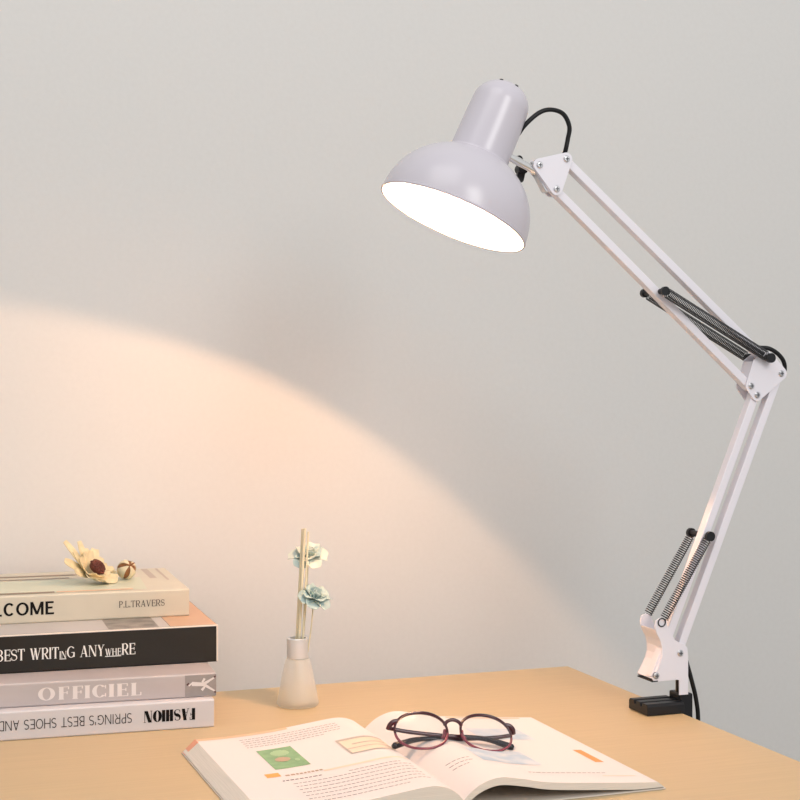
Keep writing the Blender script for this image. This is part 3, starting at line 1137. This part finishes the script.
def leaves(name, c, thick, fan):
    bm = bmn()
    under = []
    n = len(c)
    for i, (x, z) in enumerate(c):
        th_ = thick * min(1.0, 0.35 + i / (n * 0.12))
        zu = max(z - th_, 0.0022)
        under.append((x + fan * (i / (n - 1)) ** 3, zu))
    poly = c + under[::-1]
    a = [bm.verts.new((x, 0, z)) for x, z in poly]
    b = [bm.verts.new((x, -BH, z)) for x, z in poly]
    m = len(poly)
    bm.faces.new(a).material_index = 1
    bm.faces.new(b[::-1]).material_index = 1
    for i in range(m):
        j = (i + 1) % m
        f = bm.faces.new((a[i], b[i], b[j], a[j]))
        f.material_index = 0 if i < n - 1 else 1
    return obj(name, bm, [M['paper'], M['paper_edge']], openbook, True)


left = leaves('left_pages', LC, 0.0125, -0.012)
right = leaves('right_pages', RC, 0.0065, 0.006)
bm = bmn()
add_box(bm, (-0.182, -BH - 0.0005, 0.0003), (0.189, 0.0005, 0.0014))
obj('cover', bm, M['bookcover'], openbook, label='pale cover under the pages')


def on_page(name, quads, m, parent, lift=0.00022, n=6):
    """print that follows the curved page: each quad is (x0, y0, x1, y1)"""
    bm = bmn()
    for q in quads:
        x0, y0, x1, y1 = q[:4]
        sk = q[4] if len(q) > 4 else 0.0
        k = max(1, min(16, int(abs(x1 - x0) / 0.004)))
        pa = pb = None
        for i in range(k + 1):
            x = x0 + (x1 - x0) * i / k
            z = page_z(x) + lift
            a = bm.verts.new((x, -y0, z))
            b = bm.verts.new((x, -y1, z))
            if pa:
                bm.faces.new((pa, a, b, pb))
            pa, pb = a, b
    return obj(name, bm, m, parent)


def text_lines(x0, x1, y0, lines, pitch=0.0058, h=0.0011, last=0.7):
    qs = []
    for i in range(lines):
        y = y0 + i * pitch
        xe = x1 if i < lines - 1 else x0 + (x1 - x0) * last
        x = x0
        while x < xe - 0.002:
            wl = random.uniform(0.0018, 0.0045)
            qs.append((x, y, min(x + wl, xe), y + h))
            x += wl + 0.0011
    return qs


# left page
on_page('page_header', [(-0.168, 0.0005, -0.080, 0.0075)], M['orange_pale'], left)
bm = bmn()
add_prism_y(bm, [(-0.1815, 0.0015), (-0.1695, 0.0128), (-0.1685, 0.0128), (-0.1805, 0.0015)], -0.012, 0.0006)
obj('cover_flap', bm, M['orange_flap'], openbook, label='orange-red corner of the cover')
P_ = M['text_grey']
on_page('printed_text', text_lines(-0.131, -0.036, 0.020, 5, 0.0075, last=.8), P_, left)
on_page('printed_text', text_lines(-0.130, -0.095, 0.171, 1, h=0.002, last=1), P_, left)
on_page('printed_text', text_lines(-0.072, -0.024, 0.176, 1, last=1), P_, left)
on_page('printed_text', text_lines(-0.124, -0.018, 0.184, 7, 0.0095, last=.8), P_, left)
pic1 = on_page('page_picture', [(-0.1265, 0.066, -0.094, 0.135)], M['green_pic'], left)
def blob(cx, cy, rx, ry, n=9):
    out = []
    for i in range(n):
        t = -1 + 2 * (i + 0.5) / n
        w_ = rx * math.sqrt(1 - t * t)
        out.append((cx - w_, cy + ry * t - ry / n, cx + w_, cy + ry * t + ry / n))
    return out


on_page('picture_detail', blob(-0.109, 0.084, 0.0085, 0.010), M['green_light'], pic1, 0.0004)
on_page('picture_detail', blob(-0.112, 0.106, 0.0070, 0.0075), M['brown_soft'], pic1, 0.0005)
on_page('picture_detail', blob(-0.1005, 0.114, 0.0022, 0.0040), M['green_light'], pic1, 0.0005)
on_page('section_marker', [(-0.1395, 0.145, -0.127, 0.157)], M['orange'], left)
on_page('section_title', text_lines(-0.1235, -0.090, 0.155, 1, h=0.004, last=1), M['brown_soft'], left)
on_page('section_rule', [(-0.090, 0.159, -0.012, 0.1635)], M['peach_pale'], left)
tab = on_page('page_table', [(-0.055, 0.082, -0.010, 0.130)], M['peach_pale'], left)
on_page('table_lines', [(-0.055, 0.080, -0.010, 0.0855), (-0.045, 0.100, -0.014, 0.103), (-0.055, 0.113, -0.012, 0.115), (-0.055, 0.128, -0.012, 0.1305),
                        (-0.055, 0.0855, -0.053, 0.128)], M['grey_table'], tab, 0.0004)
# right page
on_page('page_header', [(0.085, 0.004, 0.166, 0.0075)], M['orange_pale'], right)
on_page('printed_text', text_lines(0.012, 0.034, 0.190, 3, 0.0085), P_, right)
on_page('printed_text', text_lines(0.074, 0.150, 0.228, 1, last=1), P_, right)
on_page('page_picture', [(0.085, 0.055, 0.140, 0.102)], M['blue_pic'], right)
on_page('page_picture', [(0.044, 0.150, 0.100, 0.200)], M['blue_pic'], right)
on_page('page_marker', [(0.1585, 0.143, 0.167, 0.190)], M['orange_deep'], right)
on_page('margin_line', [(0.140, 0.238, 0.172, 0.240)], M['peach_pale'], right)

# ------------------------------------------------------------------ eyeglasses on the open book
yaw = R(12)
xa = Vector((math.cos(yaw), math.sin(yaw), -0.085)).normalized()
bk = Vector((-math.sin(yaw), math.cos(yaw), 0))
beta = R(52)
va = (Vector((0, 0, 1)) * math.cos(beta) + bk * math.sin(beta)).normalized()
va = (va - xa * va.dot(xa)).normalized()
wa = va.cross(xa)
if wa.dot(bk) < 0:
    wa = -wa
GO = Vector((0.0520, 1.3600, 0.0205))
glasses = thing('eyeglasses', 'maroon round-rimmed eyeglasses with folded black temples, resting on the open book', 'eyeglasses', GO, 0)


def gp(X, V, wd=0.0):
    """point of the glasses: along the front, up the front, behind the front"""
    return xa * X + va * (V + 0.021) + wa * wd


def rim_pt(cx, a, rx, ry):
    co, si = math.cos(a), math.sin(a)
    k = 0.92
    return (cx + rx * (abs(co) ** k) * (1 if co > 0 else -1), ry * (abs(si) ** k) * (1 if si > 0 else -1))


RX, RY = 0.0244, 0.0205
bmf = bmn()
bml = bmn()
for sgn in (-1, 1):
    cx = 0.0308 * sgn
    for lo_, hi_, mi in ((-8, 188, 0), (188, 352, 1)):
        seg_ = []
        rad_ = []
        for k in range(41):
            a = R(lo_ + (hi_ - lo_) * k / 40)
            x, v_ = rim_pt(cx, a, RX, RY)
            seg_.append(gp(x, v_, 0.004 * ((x / 0.06) ** 2)))
            rad_.append(0.00115 + 0.00045 * max(0, math.sin(a)))
        n0 = len(bmf.faces)
        add_tube(bmf, seg_, rad_, 10, flat=(1.0, 1.15))
        bmf.faces.ensure_lookup_table()
        for f in list(bmf.faces)[n0:]:
            f.material_index = mi
    ep = spline([gp(0.0515 * sgn, 0.0110, 0.002), gp(0.0555 * sgn, 0.0100, 0.0026), gp(0.0585 * sgn, 0.0080, 0.0045), gp(0.0600 * sgn, 0.0060, 0.0085)], 5)
    add_tube(bmf, ep, [0.0016 + 0.0002 * math.sin(PI * i / 15) for i in range(16)], 10, flat=(1.0, 1.35))
add_tube(bmf, spline([gp(-0.0080, 0.0060), gp(-0.0055, 0.0098, -0.001), gp(0, 0.0116, -0.0016), gp(0.0055, 0.0098, -0.001), gp(0.0080, 0.0060)], 6), 0.0017, 10)
rims = obj('frame_front', bmf, [M['maroon'], M['maroon_clear']], glasses, True, label='glossy maroon rims and bridge')
for sgn in (-1, 1):
    cx = 0.0308 * sgn
    bm = bmn()
    ring = [gp(*rim_pt(cx, 2 * PI * k / 48, RX - 0.0006, RY - 0.0006), 0.001) for k in range(48)]
    mid = [gp(*rim_pt(cx, 2 * PI * k / 48, RX * .5, RY * .5), -0.0003) for k in range(48)]
    a = [bm.verts.new(p) for p in ring]
    b = [bm.verts.new(p) for p in mid]
    c = bm.verts.new(gp(cx, 0, -0.0007))
    for k in range(48):
        j = (k + 1) % 48
        bm.faces.new((a[k], a[j], b[j], b[k]))
        bm.faces.new((b[k], b[j], c))
    obj('lens', bm, M['lens'], glasses, True, label='clear lens')
    bm = bmn()
    add_tube(bm, spline([gp(0.0075 * sgn, 0.0030, 0.0015), gp(0.0085 * sgn, -0.0010, 0.0045), gp(0.0105 * sgn, -0.0060, 0.0040)], 6),
             [0.0008] + [0.0018] * 10 + [0.0022, 0.0008], 10)
    obj('nose_pad', bm, M['maroon_clear'], glasses, True, label='translucent maroon nose pad')
    w0 = 0.0085 if sgn < 0 else 0.0125
    pts = [gp(0.0590 * sgn, 0.0075, w0), gp(0.042 * sgn, 0.0050, w0 + .001), gp(0.010 * sgn, 0.0025, w0 + .0015), gp(-0.022 * sgn, 0.0010, w0 + .001),
           gp(-0.036 * sgn, -0.0020, w0), gp(-0.046 * sgn, -0.0065, w0 - .001), gp(-0.0570 * sgn, -0.0110, w0 - .001)]
    P = spline(pts, 6)
    nP = len(P)
    bm = bmn()
    cut = int(nP * 0.42)
    add_tube(bm, P[:cut + 1], 0.0019, 10, flat=(1.0, 1.0))
    tp = obj('temple', bm, M['maroon'], glasses, True, label='dark temple folded behind the rims')
    bm = bmn()
    q = P[cut:]
    add_tube(bm, q, [0.0020 + 0.0012 * (i / (len(q) - 1)) if i < len(q) - 1 else 0.0018 for i in range(len(q))], 10)
    obj('temple_tip', bm, M['temple_black'], tp, True, label='black ear tip')
    bm = bmn()
    add_tube(bm, [gp(0.0598 * sgn, 0.0064, 0.0070), gp(0.0592 * sgn, 0.0076, w0 + 0.0005)], 0.0015, 10)
    obj('hinge', bm, M['bolt'], glasses, True, label='metal hinge')
